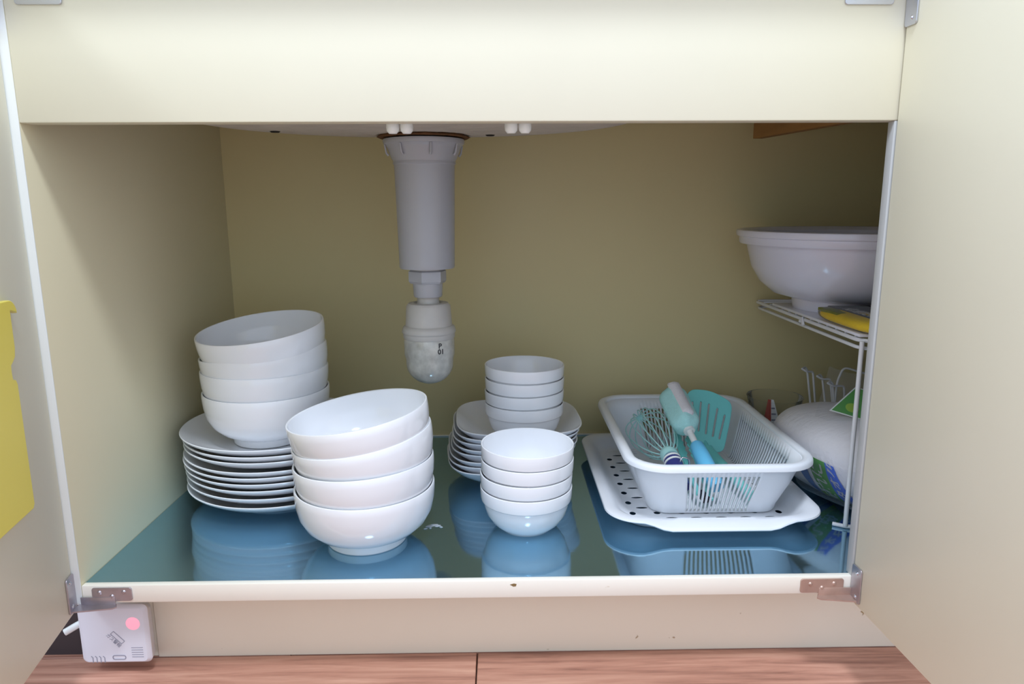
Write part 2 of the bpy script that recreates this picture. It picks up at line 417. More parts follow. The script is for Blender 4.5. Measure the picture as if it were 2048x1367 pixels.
vs, fs = lathe_geo([(.03, .4525), (.054, .4505), (.057, .452), (.055, .4535), (.03, .4535)], 48)
vs = [V((v[0] * (1 + .035 * rg.uniform(-1, 1)) + tx, v[1] * (1 + .035 * rg.uniform(-1, 1)) + ty, v[2] + .0006 * rg.uniform(-1, 0))) for v in vs]
mesh('mounting_ring', vs, fs, RUST, dt, angle=60)['label'] = 'rusty ring'
lathe('flange', [(0, .449), (.05, .449), (.0505, .447), (.0495, .4435), (.0475, .4425), (.0450, .4380), (.0408, .4270), (.0388, .4235), (.0385, .4220), (0, .4220)], PVC, dt, L)
lathe('pipe_body', [(0, .4222), (.0388, .4222), (.0390, .4195), (.0376, .4185), (.0352, .2955), (.0352, .2925), (.0342, .2905), (0, .2905)], PVC, dt, L)
for k_ in range(8):
    a = 2 * pi * (k_ + .35) / 8 - pi / 2
    c_, s_ = cos(a), sin(a)
    tube('lug', [(tx + .0485 * c_, ty + .0485 * s_, .4425), (tx + .0465 * c_, ty + .0465 * s_, .432), (tx + .044 * c_, ty + .044 * s_, .4295)], [.0011, .0013, .0016], PVC, dt, 8)
lathe('collar', [(0, .2915), (.0215, .2915), (.0215, .2885), (0, .2885)], PVCL, dt, L)
lathe('hex_nut', [(0, .289), (.021, .289), (.0246, .2865), (.0246, .2740), (.0225, .2712), (0, .2712)], PVC, dt, n=6, angle=20, mtx=M.Translation(L) @ M.Rotation(R(18), 4, 'Z'))
lathe('coupling', [(0, .2715), (.0192, .2715), (.0184, .2555), (.0174, .2535), (0, .2535)], PVC, dt, L)
lathe('neck', [(0, .2545), (.0155, .2545), (.0142, .2525), (.0142, .2470), (.0155, .2440), (0, .243)], PVCL, dt, L)
lathe('trap_cap', [(.0155, .2425), (.0195, .2462), (.0255, .2455), (.0285, .2420), (.0302, .2170), (.0305, .2110), (0, .211)], PVCL, dt, L)
lathe('clamp_ring', [(0, .2165), (.031, .2165), (.0335, .2145), (.0350, .2090), (.0345, .2070), (.0335, .2062), (.0335, .2010), (.0325, .1995), (0, .1995)], PVCL, dt, L)
cup = lathe('trap_cup', [(0, .2), (.0322, .2), (.0328, .195), (.0326, .178), (.0308, .172), (.0306, .166)] + [(.0306 * cos(R(a)), .1655 - .027 * sin(R(a))) for a in range(10, 91, 10)], CUP, dt, L)
cup['label'] = 'clear cup dulled by grey grime'
for s_, h_, th in (('01', .186, -58), ('P', .1935, -60)):
    me = text_mesh(s_, .009, .0001, bold=.0002)
    for v in me.vertices:
        a = R(th) + v.co.x / .0329; v.co = V((tx + (.0329 + v.co.z) * cos(a), ty + (.0329 + v.co.z) * sin(a), h_ + v.co.y))
    usemesh('printed_mark', me, INKD, cup, None, 0)

# ------------------------------------------------------------------ crockery
def place(o, c, tx_=0, tz_=0, h=0, spin=0):
    nz = V((-tx_, -tz_, 1)).normalized(); x = V((1, 0, tx_)); f = frame((0, 0, 0), x, nz.cross(x.normalized()))
    o.matrix_basis = M.Translation(V(c) - nz * h) @ f.to_3x3().to_4x4() @ M.Rotation(spin, 4, 'Z')
BIG = [(.0, .0085), (.0400, .0085), (.0470, .0095), (.0580, .0155), (.0675, .0245), (.0735, .0360), (.0762, .0490), (.0770, .0580), (.0770, .0660), (.0765, .0669), (.0755, .0670), (.0746, .0662), (.0743, .058), (.0733, .0490), (.0704, .0365), (.0650, .0265), (.0560, .0185), (.0440, .0135), (0, .0125)]
def big_bowl():
    b = lathe('large_bowl', BIG, PORC, None, n=96)
    lathe('foot_ring', [(.0445, .0098), (.0440, .0010), (.0432, 0), (.0400, 0), (.0392, .001), (.0385, .0095)], PORC, b, n=96, angle=30)
    return b
proto = big_bowl(); first = True
def bowl(c, a, b, label, group):
    global first
    o = proto if first else copy_tree(proto); first = False
    place(o, c, a, b, .067); tag(o, label, 'bowl', group)
G1 = 'large white bowls in the front left stack'; G2 = 'large white bowls stacked on the dinner plates'
bowl((-.1195, .0985, .067), 0, 0, 'large white bowl standing on the blue metal, bottom of the front left stack', G1)
bowl((-.1197, .0990, .0955), .05, -.03, 'large white bowl second from the bottom of the front left stack', G1)
bowl((-.1210, .1005, .1235), .15, .015, 'tilted large white bowl just below the top one of the front left stack', G1)
bowl((-.1245, .0985, .1500), .148, .018, 'tilted large white bowl with its inside showing, topmost of the front left stack', G1)
PB = .0692
bowl((-.2645, .2250, .1440), 0, 0, 'large white bowl standing directly on the top dinner plate', G2)
bowl((-.2648, .2258, .1710), 0, -.01, 'large white bowl second from the bottom above the dinner plates', G2)
bowl((-.2655, .2265, .1938), .100, 0, 'large white bowl third from the bottom above the dinner plates', G2)
bowl((-.2660, .2215, .2225), .085, .115, 'tilted large white bowl topmost above the dinner plates, by the left wall', G2)

SM = [(0, .003), (.026, .003), (.0275, 0), (.030, 0), (.0318, .0018), (.0395, .0085), (.0460, .0185), (.0492, .0290), (.0502, .0340), (.0506, .0347), (.0524, .0362), (.0531, .0400), (.0535, .0500), (.0533, .0511), (.0526, .0515), (.0516, .0510), (.0512, .0455), (.0492, .0360), (.0474, .0280), (.0440, .0190), (.0370, .0105), (.0250, .0062), (0, .0055)]
sp = lathe('small_bowl', SM, PORC, None, n=80, angle=30); sfirst = True
names = ['bottom', 'second from the bottom', 'third from the bottom', 'topmost']
for (cx, cy, zs, where, g) in (
        (.0620, .1245, (.0515, .0682, .0852, .1020), 'front middle stack on the blue metal', 'small white bowls in the front middle stack'),
        (.0645, .2740, (.1091, .1262, .1434, .1606), 'rear stack on the square plates', 'small white bowls stacked on the square plates')):
    for i, z in enumerate(zs):
        o = sp if sfirst else copy_tree(sp); sfirst = False
        place(o, (cx + random.uniform(-.0008, .0008), cy, z), random.uniform(-.01, .01), random.uniform(-.006, .006), .0515)
        tag(o, 'small white bowl, %s of the %s' % (names[i], where), 'bowl', g)

PL = [(0, .0030), (.060, .0030), (.0612, 0), (.0645, 0), (.067, .0040), (.09, .0092), (.104, .0148), (.1145, .0218), (.1168, .0240), (.117, .0252), (.1162, .0258), (.1148, .0252), (.104, .0188), (.09, .0120), (.07, .0078), (.055, .0066), (0, .0065)]
plp = lathe('dinner_plate', PL, PORC, None, n=112, angle=40)
ordn = ['lowest', 'second', 'third', 'fourth', 'fifth', 'sixth', 'seventh', 'eighth', 'topmost']
pz = [.0258, .0362, .0462, .0545, .0618, .0690, .0805, .0872, .0952]
pxs = [-.2545, -.2543, -.2546, -.2557, -.2569, -.2556, -.2544, -.2552, -.2585]
for i in range(9):
    o = plp if i == 0 else copy_tree(plp)
    place(o, (pxs[i], .2390 + random.uniform(-.001, .001), pz[i]), 0, 0, .0258)
    tag(o, ('white round dinner plate, %s of nine, %s' % (ordn[i], 'on the blue metal' if i == 0 else 'carrying the bowl stack' if i == 8 else 'counted from the bottom in the left stack')), 'plate', 'round plates under the left rear bowls')
# rounded square deep plates
def square_plate():
    A = .0845
    prof = [(.0, .003, 2), (.46, .003, 2.2), (.48, 0, 2.2), (.53, 0, 2.2), (.57, .0045, 2.3), (.72, .0105, 2.7), (.87, .0195, 3.1), (.97, .0285, 3.4), (1.0, .0322, 3.5), (.998, .0330, 3.5), (.985, .0332, 3.5), (.955, .0305, 3.4), (.86, .0225, 3.1), (.71, .0135, 2.7), (.56, .0076, 2.3), (.4, .0065, 2.1), (0, .0064, 2)]
    n = 96; vs, fs, rs = [], [], []
    for q, z, e in prof:
        if q == 0: rs.append([len(vs)]); vs.append((0, 0, z)); continue
        rs.append(list(range(len(vs), len(vs) + n)))
        for i in range(n):
            a = 2 * pi * i / n; c, s = cos(a), sin(a); k = A * q / ((abs(c) ** e + abs(s) ** e) ** (1 / e)); vs.append((k * c, k * s, z + .0 * q))
    for a, b in zip(rs, rs[1:]):
        for i in range(n):
            j = (i + 1) % n
            if len(a) == 1: fs.append((a[0], b[i], b[j]))
            elif len(b) == 1: fs.append((a[i], a[j], b[0]))
            else: fs.append((a[i], a[j], b[j], b[i]))
    return mesh('square_plate', vs, fs, PORC, None, angle=40)
sq = square_plate()
qz = [0, .0073, .0148, .0228, .0300, .0378, .0448, .0515]
qo = [(-.009, .000, 6), (-.008, .001, 3), (-.007, .000, 5), (-.003, .001, 1), (-.002, 0, 4), (-.001, .001, 2), (.0, 0, 5), (.004, .001, 3)]
for i in range(8):
    o = sq if i == 0 else copy_tree(sq)
    dx, dy, an = qo[i]
    place(o, (.0515 + dx, .286 + dy, qz[i]), 0, 0, 0, R(an))
    tag(o, 'white deep plate with rounded square rim, %s of eight, %s' % ((ordn[i] if i < 7 else 'topmost'), 'resting on the blue metal' if i == 0 else 'carrying small bowls' if i == 7 else 'counted from the bottom'), 'plate', 'square plates under the rear small bowls')

# ------------------------------------------------------------------ perforated tray
def ring_rr(x0, y0, x1, y1, r, n=10, m=16):
    """closed ring of 4*(n+1)+4*m points, corners rounded, straight sides subdivided"""
    o = []
    cs = [(x1 - r, y0 + r, -90), (x1 - r, y1 - r, 0), (x0 + r, y1 - r, 90), (x0 + r, y0 + r, 180)]
    for q, (cx, cy, a) in enumerate(cs):
        arc = [(cx + r * cos(R(a + 90 * i / n)), cy + r * sin(R(a + 90 * i / n))) for i in range(n + 1)]
        o += arc
        nx = cs[(q + 1) % 4]; b = (nx[0] + r * cos(R(nx[2])), nx[1] + r * sin(R(nx[2])))
        for i in range(1, m + 1):
            t = i / (m + 1); o.append((arc[-1][0] * (1 - t) + b[0] * t, arc[-1][1] * (1 - t) + b[1] * t))
    return o
TX0, TX1, TY0, TY1 = .153, .405, .085, .397
def dip(x, y, q):
    cx = (TX0 + TX1) / 2; d = 0
    if y < TY0 + .03: d = q * (1 if abs(x - cx) < .055 else max(0, .5 + .5 * cos(pi * (abs(x - cx) - .055) / .035)) if abs(x - cx) < .09 else 0)
    return d
prof = [  # inset, z, dip share, corner radius
    (.030, .0012, 0, .03), (.027, .0, 0, .032), (.024, .0012, 0, .034), (.016, .010, 0, .036), (.009, .0185, .6, .038), (.004, .0190, 1, .038), (.0012, .0180, 1, .04), (0, .0195, 1, .04), (.0006, .0212, 1, .04), (.003, .0220, .9, .038), (.010, .0215, .5, .036), (.0165, .0175, .1, .034), (.0215, .0095, 0, .031), (.027, .0050, 0, .028), (.033, .0040, 0, .025)]
vs, fs = [], []
k = None
for ins, z, ds, cr in prof:
    rg_ = ring_rr(TX0 + ins, TY0 + ins * 1.15, TX1 - ins, TY1 - ins, cr)
    k = len(rg_)
    vs += [(x, y - dip(x, y, .004 * ds), z - dip(x, y, .0085 * ds)) for x, y in rg_]
for i in range(len(prof) - 1):
    for j in range(k): fs.append((i * k + j, i * k + (j + 1) % k, (i + 1) * k + (j + 1) % k, (i + 1) * k + j))
tray = mesh('perforated_tray', vs, fs, WPL2, None, angle=45)
tag(tray, 'white plastic drip tray with rows of small holes under the basket', 'tray')
ox, oy = TX0 + .031, TY0 + .0355
ix, iy = TX1 - .031, TY1 - .031
holes = []
for i in range(9):
    y = .1445 + i * .0304
    if y < iy - .012:
        holes.append(circ(.1905, y, .0038, .0050, 14)); holes.append(circ(.3675, y, .0038, .0050, 14))
    if i < 8: holes.append(circ(.2045, y + .0155, .0074, .0026, 14)); holes.append(circ(.3535, y + .0155, .0074, .0026, 14))
for i in range(6):
    x = .1905 + (i + .5) * .0295
    holes.append(circ(x, .1300, .0074, .0030, 14))
    if i: holes.append(circ(x - .0147, .1450, .0040, .0038, 14))
    if 0 < i < 5:
        for q in range(5): holes.append(circ(x - .0147, .19 + q * .04, .0028, .0026, 12))
usemesh('tray_floor', curve2d([rrect(ox - .0015, oy - .0015, ix + .0015, iy + .0015, .025)] + holes, .0005), WPL2, tray, M.Translation((0, 0, .0038)), 0)

# ------------------------------------------------------------------ slotted basket
bx = empty('dish_basket', (.289, .25, .0046))
tag(bx, 'white slotted plastic basket holding kitchen utensils on the tray', 'basket')
def basket():
    nx, ny, nc = 45, 55, 7
    def ring(x0, y0, x1, y1, r):
        o = []
        cs = [(x1 - r, y0 + r, -90, ny), (x1 - r, y1 - r, 0, nx), (x0 + r, y1 - r, 90, ny), (x0 + r, y0 + r, 180, nx)]
        for q, (cx, cy, a, m) in enumerate(cs):
            arc = [(cx + r * cos(R(a + 90 * i / nc)), cy + r * sin(R(a + 90 * i / nc))) for i in range(nc + 1)]; o += arc
            n2 = cs[(q + 1) % 4]; b = (n2[0] + r * cos(R(n2[2])), n2[1] + r * sin(R(n2[2])))
            for i in range(1, m): t = i / m; o.append((arc[-1][0] * (1 - t) + b[0] * t, arc[-1][1] * (1 - t) + b[1] * t))
        return o
    kind = []
    for m in (ny, nx, ny, nx):
        kind += ['c'] * nc
        for i in range(m):
            e = 6 if m == nx else 5
            kind.append('s' if (i % 2 == 1 and e <= i < m - e) else 'b')
    B = (.213, .141, .366, .364); T = (.1885, .1080, .3885, .3975)
    # (lerp, z, corner)
    lv = [(-.26, .0056, .014, 0), (-.10, .0056, .018, 0), (0, .0062, .022, 0), (.05, .0082, .024, 0), (.12, .0135, .027, 0), (.45, .035, .031, 0), (.60, .0452, .032, 0), (.80, .0615, .034, 0), (.97, .0765, .036, 0)]
    sl = {1, 2, 3, 4, 5, 6}     # bands with slots
    vs, fs = [], []
    for t, z, c, _ in lv:
        q = [B[i] + (T[i] - B[i]) * t for i in range(4)]
        vs += [(x, y, z) for x, y in ring(*q, c)]
    K = len(kind)
    for i in range(len(lv) - 1):
        for j in range(K):
            long = j < nc + ny or 2 * nc + ny + nx <= j < 3 * nc + 2 * ny + nx
            if kind[j] == 's' and i in sl and (i > 3 or long or i > 2): continue
            if kind[j] == 's' and i == 6 and long: continue
            fs.append((i * K + j, i * K + (j + 1) % K, (i + 1) * K + (j + 1) % K, (i + 1) * K + j))
    # floor
    fl_ = [j for j in range(K)]
    o = mesh('basket_wall', vs, fs, WPL, bx, angle=40)
    md = o.modifiers.new('thickness', 'SOLIDIFY'); md.thickness = .0017; md.offset = 0
    q = [B[i] + (T[i] - B[i]) * -.26 for i in range(4)]
    hs = []
    for a in range(7):
        for b in range(10):
            hs.append(circ(q[0] + .012 + a * (q[2] - q[0] - .024) / 6, q[1] + .012 + b * (q[3] - q[1] - .024) / 9, .0032, .0022, 10))
    usemesh('basket_floor', curve2d([ring(*q, .014)] + hs, .0017), WPL, bx, M.Translation((0, 0, .0056)), 0)
    # rim: rolled lip
    pr = [(.97, .0755, 0), (.985, .0785, 0), (1, .0802, .002), (1, .0806, .006), (1, .0798, .0095), (1, .0775, .0110), (1, .0735, .0114), (1, .0737, .0098), (1, .0768, .0092), (1, .0785, .0070), (1, .0786, .0028), (.975, .0745, .0012)]
    vs, fs = [], []
    for t, z, e in pr:
        q = [B[i] + (T[i] - B[i]) * t for i in range(4)]; r_ = ring_rr(q[0] - e, q[1] - e, q[2] + e, q[3] + e, .036 + e, 12, 2); kk = len(r_)
        vs += [(x, y, z) for x, y in r_]
    for i in range(len(pr)):
        i2 = (i + 1) % len(pr)
        for j in range(kk): fs.append((i * kk + j, i * kk + (j + 1) % kk, i2 * kk + (j + 1) % kk, i2 * kk + j))
    mesh('basket_rim', vs, fs, WPL, bx, angle=50)
basket()

# ------------------------------------------------------------------ utensils in the basket
# slotted turner
o_ = V((.3327, .2892, .030)); upv = V((-.0502, .5517, .8325)); rtv = V((.9916, -.0721, .1075))
tu = empty('slotted_turner', (.335, .15, .012))
tag(tu, 'turquoise slotted turner with its wide head leaning up in the basket', 'spatula')
hp = [(-.0315, .0700), (-.0270, .0830), (-.0215, .0895), (-.0140, .0920), (.0098, .0868), (.0310, .0705), (.0338, .0640), (.0333, .0546), (.0140, .0035), (.0105, -.0012), (.0050, -.0034), (-.0040, -.0026), (-.0190, .0065), (-.0320, .0200), (-.0365, .0330), (-.0360, .0500)]
def smooth(p, it=2):
    for _ in range(it):
        q = []
        for i in range(len(p)):
            a, b = V(p[i]), V(p[(i + 1) % len(p)]); q += [tuple(a * .75 + b * .25), tuple(a * .25 + b * .75)]
        p = q
    return p
slots = []
for a, b in (((-.0198, .0726), (-.0278, .0351)), ((-.008, .0714), (-.0183, .0299)), ((.0028, .0671), (-.0089, .0248)), ((.0134, .0595), (0, .0202)), ((.0219, .0488), (.0084, .0158))):
    a, b = V(a), V(b); d = (a - b).normalized(); n_ = V((-d.y, d.x)); w_ = .00125
    slots.append([tuple(a + n_ * w_), tuple(a + d * w_), tuple(a - n_ * w_), tuple(b - n_ * w_), tuple(b - d * w_), tuple(b + n_ * w_)])
usemesh('head', curve2d([smooth(hp)] + slots, .003, .0008), TURQ, tu, frame(o_, rtv, upv))
tube('handle', rnd([(.3205, .299, .040), (.3225, .285, .0300), (.329, .25, .0245), (.338, .152, .0195)], .02, 6), [.0030] + [.0075] * 12 + [.0066, .0066], TURQ, tu, 12)
# bottle brush
br = empty('bottle_brush', (.289, .15, .02)); tag(br, 'sponge bottle brush with a light blue handle lying across the basket', 'brush')
b0 = V((.2690, .303, .1120)); b1 = V((.2935, .150, .0330)); ax = (b1 - b0).normalized(); Lb = (b1 - b0).length
side = ax.cross(V((0, 0, 1))).normalized(); upb = side.cross(ax)
def sponge(lobes, name, m, r0_, half, s0, s1):
    n, mm = 48, 18; vs, fs = [], []
    for i in range(mm + 1):
        t = i / mm; e = min(1, (1 - abs(2 * t - 1) ** 5) ** .5 * .94 + .10) if 0 < t < 1 else .34
        c = b0 + ax * (s0 + (s1 - s0) * t)
        for j in range(n):
            a = 2 * pi * j / n; lob = 1 + .055 * cos(lobes * a) + .02 * sin(3 * a + 5 * t)
            vs.append(c + (side * cos(a) + upb * sin(a)) * r0_ * e * lob)
    for i in range(mm):
        for j in range(n): fs.append((i * n + j, i * n + (j + 1) % n, (i + 1) * n + (j + 1) % n, (i + 1) * n + j))
    fs += [tuple(range(n))[::-1], tuple(range(mm * n, (mm + 1) * n))]
    return mesh(name, vs, fs, m, br, angle=60)
sponge(5, 'sponge_head', SPONA, .0188, 0, 0, .076)
# white sponge strip on top of the head
vs, fs = [], []
for i in range(15):
    t = i / 14; c = b0 + ax * (-.0012 + .066 * t)
    for a, rad in ((62, .0175), (70, .0208), (90, .0216), (110, .0212), (124, .0176)):
        e = 1 if .06 < t < .94 else .78
        vs.append(c + (side * cos(R(a)) + upb * sin(R(a))) * rad * e)
for i in range(14):
    for j in range(4): fs.append((i * 5 + j, i * 5 + j + 1, i * 5 + j + 6, i * 5 + j + 5))
    fs.append((i * 5, i * 5 + 4, i * 5 + 9, i * 5 + 5))
fs += [(0, 1, 2, 3, 4), (70, 71, 72, 73, 74)]
mesh('sponge_strip', vs, fs, SPONW, br, angle=60)
def along(s, u=0, sd=0): return b0 + ax * s + upb * u + side * sd
tube('stem', [along(.070), along(.108)], .0042, EDGE, br, 12)
tube('stem_collar', [along(.0735), along(.079)], .0075, EDGE, br, 12)
tube('handle', [along(.100), along(.104), along(.12), along(.155), along(Lb)], [.006, .0090, .0102, .0108, .0085], BLUEH, br, 16)
# whisk
wk = empty('whisk', (.265, .14, .02)); tag(wk, 'aqua wire whisk with a blue and white handle end, left in the basket', 'whisk')
w0 = V((.2470, .212, .0545)); w1 = V((.2345, .335, .0640)); wa = (w1 - w0).normalized(); Lw = (w1 - w0).length
ws = wa.cross(V((0, 0, 1))).normalized(); wu = ws.cross(wa)
for i in range(7):
    a = pi * i / 7 + .2; d = ws * cos(a) + wu * sin(a); rad = .0300 - .0012 * i
    pts = []
    for q in range(33):
        t = q / 32 * pi; x = sin(t) ; s_ = -cos(t)
        pts.append(w0 + wa * (Lw * (.0 + (sin(t)) ** .75 * .98)) + d * (s_ * rad * (sin(t) ** .85 * 1.0 + .16) if True else 0))
    # widest past the middle: stretch lateral by distance
    pts = []
    for q in range(41):
        u = q / 40 * 2 - 1; s = 1 - abs(u) ** 2.4; lat = math.copysign(1, u) * rad * (abs(u) ** .75 if abs(u) < .35 else 1) if False else 0
        th = u * pi; l = Lw * (.5 + .5 * cos(th)); lt = rad * (sin(abs(th)) ** 1.0) * (.55 + .45 * l / Lw) * (1 if u > 0 else -1) * 1.25 + (.0035 if u > 0 else -.0035) * (1 - l / Lw)
        pts.append(w0 + wa * l + d * lt)
    tube('wire', pts, .00085, AQUA, wk, 6)
tube('collar', [w0 + wa * .006, w0 + wa * .002, w0 - wa * .006, w0 - wa * .014], [.0055, .0100, .0118, .0105], AQUA, wk, 20)
we = w0 - wa * .014
hd = (wa * .93 + V((.03, 0, .30))).normalized()
tube('handle', [we, we - hd * .008, we - hd * .03, we - hd * .052], [.0102, .0112, .0105, .009], NAVY, wk, 20)
for q, rad in ((.002, .0115), (.009, .0119)):
    tube('grip_band', [we - hd * q, we - hd * (q + .0028)], rad, EDGE, wk, 20)
# tongs
tg = empty('serrated_tongs', (.272, .16, .015)); tag(tg, 'small turquoise tongs with saw-toothed jaws between whisk and brush', 'tongs')
def tong(off, flip):
    pts = []
    N_ = 9
    for i in range(N_):
        pts += [(.0042 + (.0016 if i % 2 else -.0012), .128 - i * .0058)]
    out = [(-.0068, .075), (-.0075, .11), (-.006, .127), (0, .133)] + pts + [(.003, .06), (.003, 0), (-.003, 0), (-.004, .05)]
    out = [(x * flip, y) for x, y in out]
    if flip < 0: out = out[::-1]
    usemesh('jaw', curve2d([out], .0024), TURQ, tg, frame(V((.277, .152, .0215)) + V(off), V((.9, .1, -.4)), V((-.10, .93, .33))))
tong((-.005, 0, .001), 1); tong((.010, -.001, -.004), -1)
tube('wire_loop', rnd([(.2560, .176, .040), (.2550, .180, .057), (.2575, .181, .0605), (.2655, .181, .0595), (.2680, .178, .040)], .004), .0010, CHROME, tg, 8)
tube('grip', [(.277, .160, .0215), (.279, .146, .020)], [.0055, .0055], BLACKP, tg, 12)

# ------------------------------------------------------------------ wire rack on the right
rk = empty('wire_rack', (.55, .27, 0)); tag(rk, 'white coated wire shelf rack standing behind the right door', 'rack')
SZ = .2205; x0, x1, y0, y1 = .430, .70, .105, .440
def loop(z, ins, r=.018): return [(x, y, z) for x, y in rrect(x0 + ins, y0 + ins, x1 - ins, y1 - ins, r, 6)]
tube('shelf_frame', loop(SZ, 0), .0023, WIRE, rk, 10, True)
tube('shelf_frame', loop(SZ - .009, .002), .0020, WIRE, rk, 10, True)
for i in range(14):
    y = y0 + .018 + i * (y1 - y0 - .036) / 13; tube('shelf_wire', [(x0, y, SZ + .0028), (x1, y, SZ + .0028)], .0012, WIRE, rk, 6)
for i in range(2):
    x = x0 + .06 + i * .14; tube('brace', [(x, y0, SZ - .0035), (x, y1, SZ - .0035)], .0018, WIRE, rk, 8)
for x, y in ((x0, y0 + .001), (x1, y0 + .001), (x1, y1 - .001), (x1 - .05, y1 - .001)):
    lg = tube('leg', [(x, y, .0032), (x, y, SZ)], .0026, WIRE, rk, 10)
for y in (y0 + .001, y1 - .001):
    tube('foot_bar', rnd([(x0 - .011, y + .008 if y < .2 else y, .0024), (x0 + .002, y, .0024), (x1 + .01, y, .0024)], .004), .0024, WIRE, rk, 8)
for y in (.255,):
    tube('clip', [(x0 - .004, y - .006, SZ - .006), (x0 - .003, y, SZ + .002), (x0 - .003, y + .006, SZ - .003)], .0022, WIRE, rk, 8)
# things on the rack shelf
ls = box('shelf_liner', (.4272, .108, SZ + .0041), (.66, .36, SZ + .0078), WSHEET, None, .0012); tag(ls, 'thin white plastic sheet lying on the wire rack shelf', 'sheet')
def pillow(name, cx, cy, z0, hx, hy, h, material, parent=None, e=4, n=40, m=10, base=.35):
    vs, fs = [], []; rows = []
    for i in range(m + 1):
        ph = -pi / 2 + pi * i / m; cz = sin(ph); cr = max(.0, cos(ph)) ** .5
        rows.append(len(vs))
        for j in range(n):
            a = 2 * pi * j / n; c, s = cos(a), sin(a); k_ = 1 / ((abs(c) ** e + abs(s) ** e) ** (1 / e))
            vs.append((cx + hx * k_ * c * cr, cy + hy * k_ * s * cr, z0 + h / 2 + h / 2 * math.copysign(abs(cz) ** .8, cz)))
    for i in range(m):
        for j in range(n): fs.append((i * n + j, i * n + (j + 1) % n, (i + 1) * n + (j + 1) % n, (i + 1) * n + j))
    o = mesh(name, vs, fs, material, parent, angle=60)
    return o
PZ = SZ + .0078
pk = empty('sponge_pack', (.475, .165, PZ)); tag(pk, 'wrapped yellow sponge pack with a black label on the rack shelf', 'sponge')
pillow('sponge', .4600, .1535, PZ, .0345, .0735, .0150, YSPON, pk)
box('label_card', (.4445, .098, PZ + .0142), (.497, .224, PZ + .0149), BLKL, pk, .0002)
box('printed_patch', (.4285, .165, PZ + .0105), (.4440, .216, PZ + .0146), OLIVE, pk, .0006)
text('printed_text', '化繊たわし', .019, INKW, pk, frame((.4560, .152, PZ + .0151), (0, -1, 0), (1, 0, 0)), ext=.0001, bold=.0003)
pillow('wrapper', .4620, .1515, PZ - .0002, .040, .0765, .018, FILM2, pk)
# basin
ba = lathe('wash_basin', [(0, .006), (.063, .006), (.065, 0), (.070, 0), (.0715, .006), (.0722, .014), (.098, .021), (.116, .036), (.128, .056), (.134, .078), (.1360, .0885), (.1385, .0905), (.1435, .0890), (.145, .0880), (.1462, .0895), (.1465, .0970), (.1500, .0985), (.1508, .1035), (.1500, .1058), (.147, .1068), (.141, .1064), (.1355, .1015), (.132, .078), (.126, .057), (.114, .0385), (.096, .0245), (.08, .0175), (0, .0165)], WBAS, None, (0, 0, 0), 112)
ba.location = (.508, .301, SZ + .0079)
tag(ba, 'white plastic wash basin with a rolled rim on the rack shelf', 'basin')

# wire plate stand on the floor behind the rolls
ps = empty('wire_plate_stand', (.51, .36, 0)); tag(ps, 'white wire plate stand with hooked uprights behind the paper towel pack', 'stand')
def hook(xa, xb, y, zt, lean, name='upright'):
    tube(name, rnd([(xa - .0095, y - .004, zt + .0045), (xa - .004, y - .006, zt + .001), (xa + .001, y - .004, zt), (xb, y, zt - .001), (xb + lean * .6, y, zt - .05), (xb + lean, y, .004)], .004), .0016, WIRE, ps, 8)
    tube(name, rnd([(xa - .0095, y - .004, zt + .0045), (xa - .002, y + .003, zt + .0055), (xa + .001, y + .002, zt + .001), (xa + .002 + lean * .6, y + .001, zt - .05), (xa + .003 + lean, y, .004)], .004), .0016, WIRE, ps, 8)
hook(.4950, .5040, .38, .1212, .012)
hook(.5140, .5265, .37, .1120, .014)
hook(.5240, .541, .356, .1050, .010)
tube('loop', rnd([(.529, .357, .004), (.5305, .357, .1095), (.5385, .357, .1325), (.570, .352, .123), (.585, .352, .12), (.59, .352, .004)], .008), .0016, WIRE, ps, 8)
for y in (.353, .40): tube('base_wire', [(.49, y, .003), (.60, y, .003)], .002, WIRE, ps, 8)
for x in (.50, .59): tube('base_wire', [(x, .345, .003), (x, .41, .003)], .002, WIRE, ps, 8)

# clear cup with a folded leaflet
cc = empty('clear_cup', (.459, .405, 0)); tag(cc, 'clear plastic cup half hidden behind the basket rim', 'cup')
lathe('cup_wall', [(.0, .001), (.026, .001), (.0265, 0), (.028, .001), (.041, .0745), (.0422, .0755), (.0418, .0762), (.0402, .0757), (.0272, .0025), (0, .0022)], CLEARP, cc, (.459, .405, 0), 48)
lf = empty('folded_leaflet', (.458, .405, .003)); tag(lf, 'folded red and white leaflet standing inside the clear cup', 'leaflet')
def slab(name, a, b, c, d, m, parent, th=.0006):
    a, b, c, d = map(V, (a, b, c, d)); n_ = (b - a).cross(c - a).normalized() * th
    mesh(name, [a, b, c, d, a + n_, b + n_, c + n_, d + n_], [(0, 1, 2, 3), (4, 5, 6, 7), (0, 1, 5, 4), (1, 2, 6, 5), (2, 3, 7, 6), (3, 0, 4, 7)], m, parent)
slab('page', (.4500, .398, .0030), (.4750, .394, .0030), (.4585, .408, .0690), (.4530, .409, .0690), INKW, lf)
slab('page', (.4380, .402, .0030), (.4500, .3978, .0030), (.4530, .4088, .0690), (.4505, .410, .0690), REDP, lf)
slab('red_stripe', (.4498, .3972, .0030), (.4540, .3966, .0030), (.4545, .4080, .0690), (.4528, .4084, .0690), REDP, lf)
for i in range(4):
    z = .028 + i * .009; q = (z - .003) / .066
    slab('printed_line', (.4545, .3972 + .011 * q - .0016, z), (.4690 - .012 * q, .3955 + .0125 * q - .0016, z), (.4690 - .012 * q, .3956 + .0125 * q - .0016, z + .0022), (.4545, .3974 + .011 * q - .0016, z + .0022), INKG, lf, .0004)

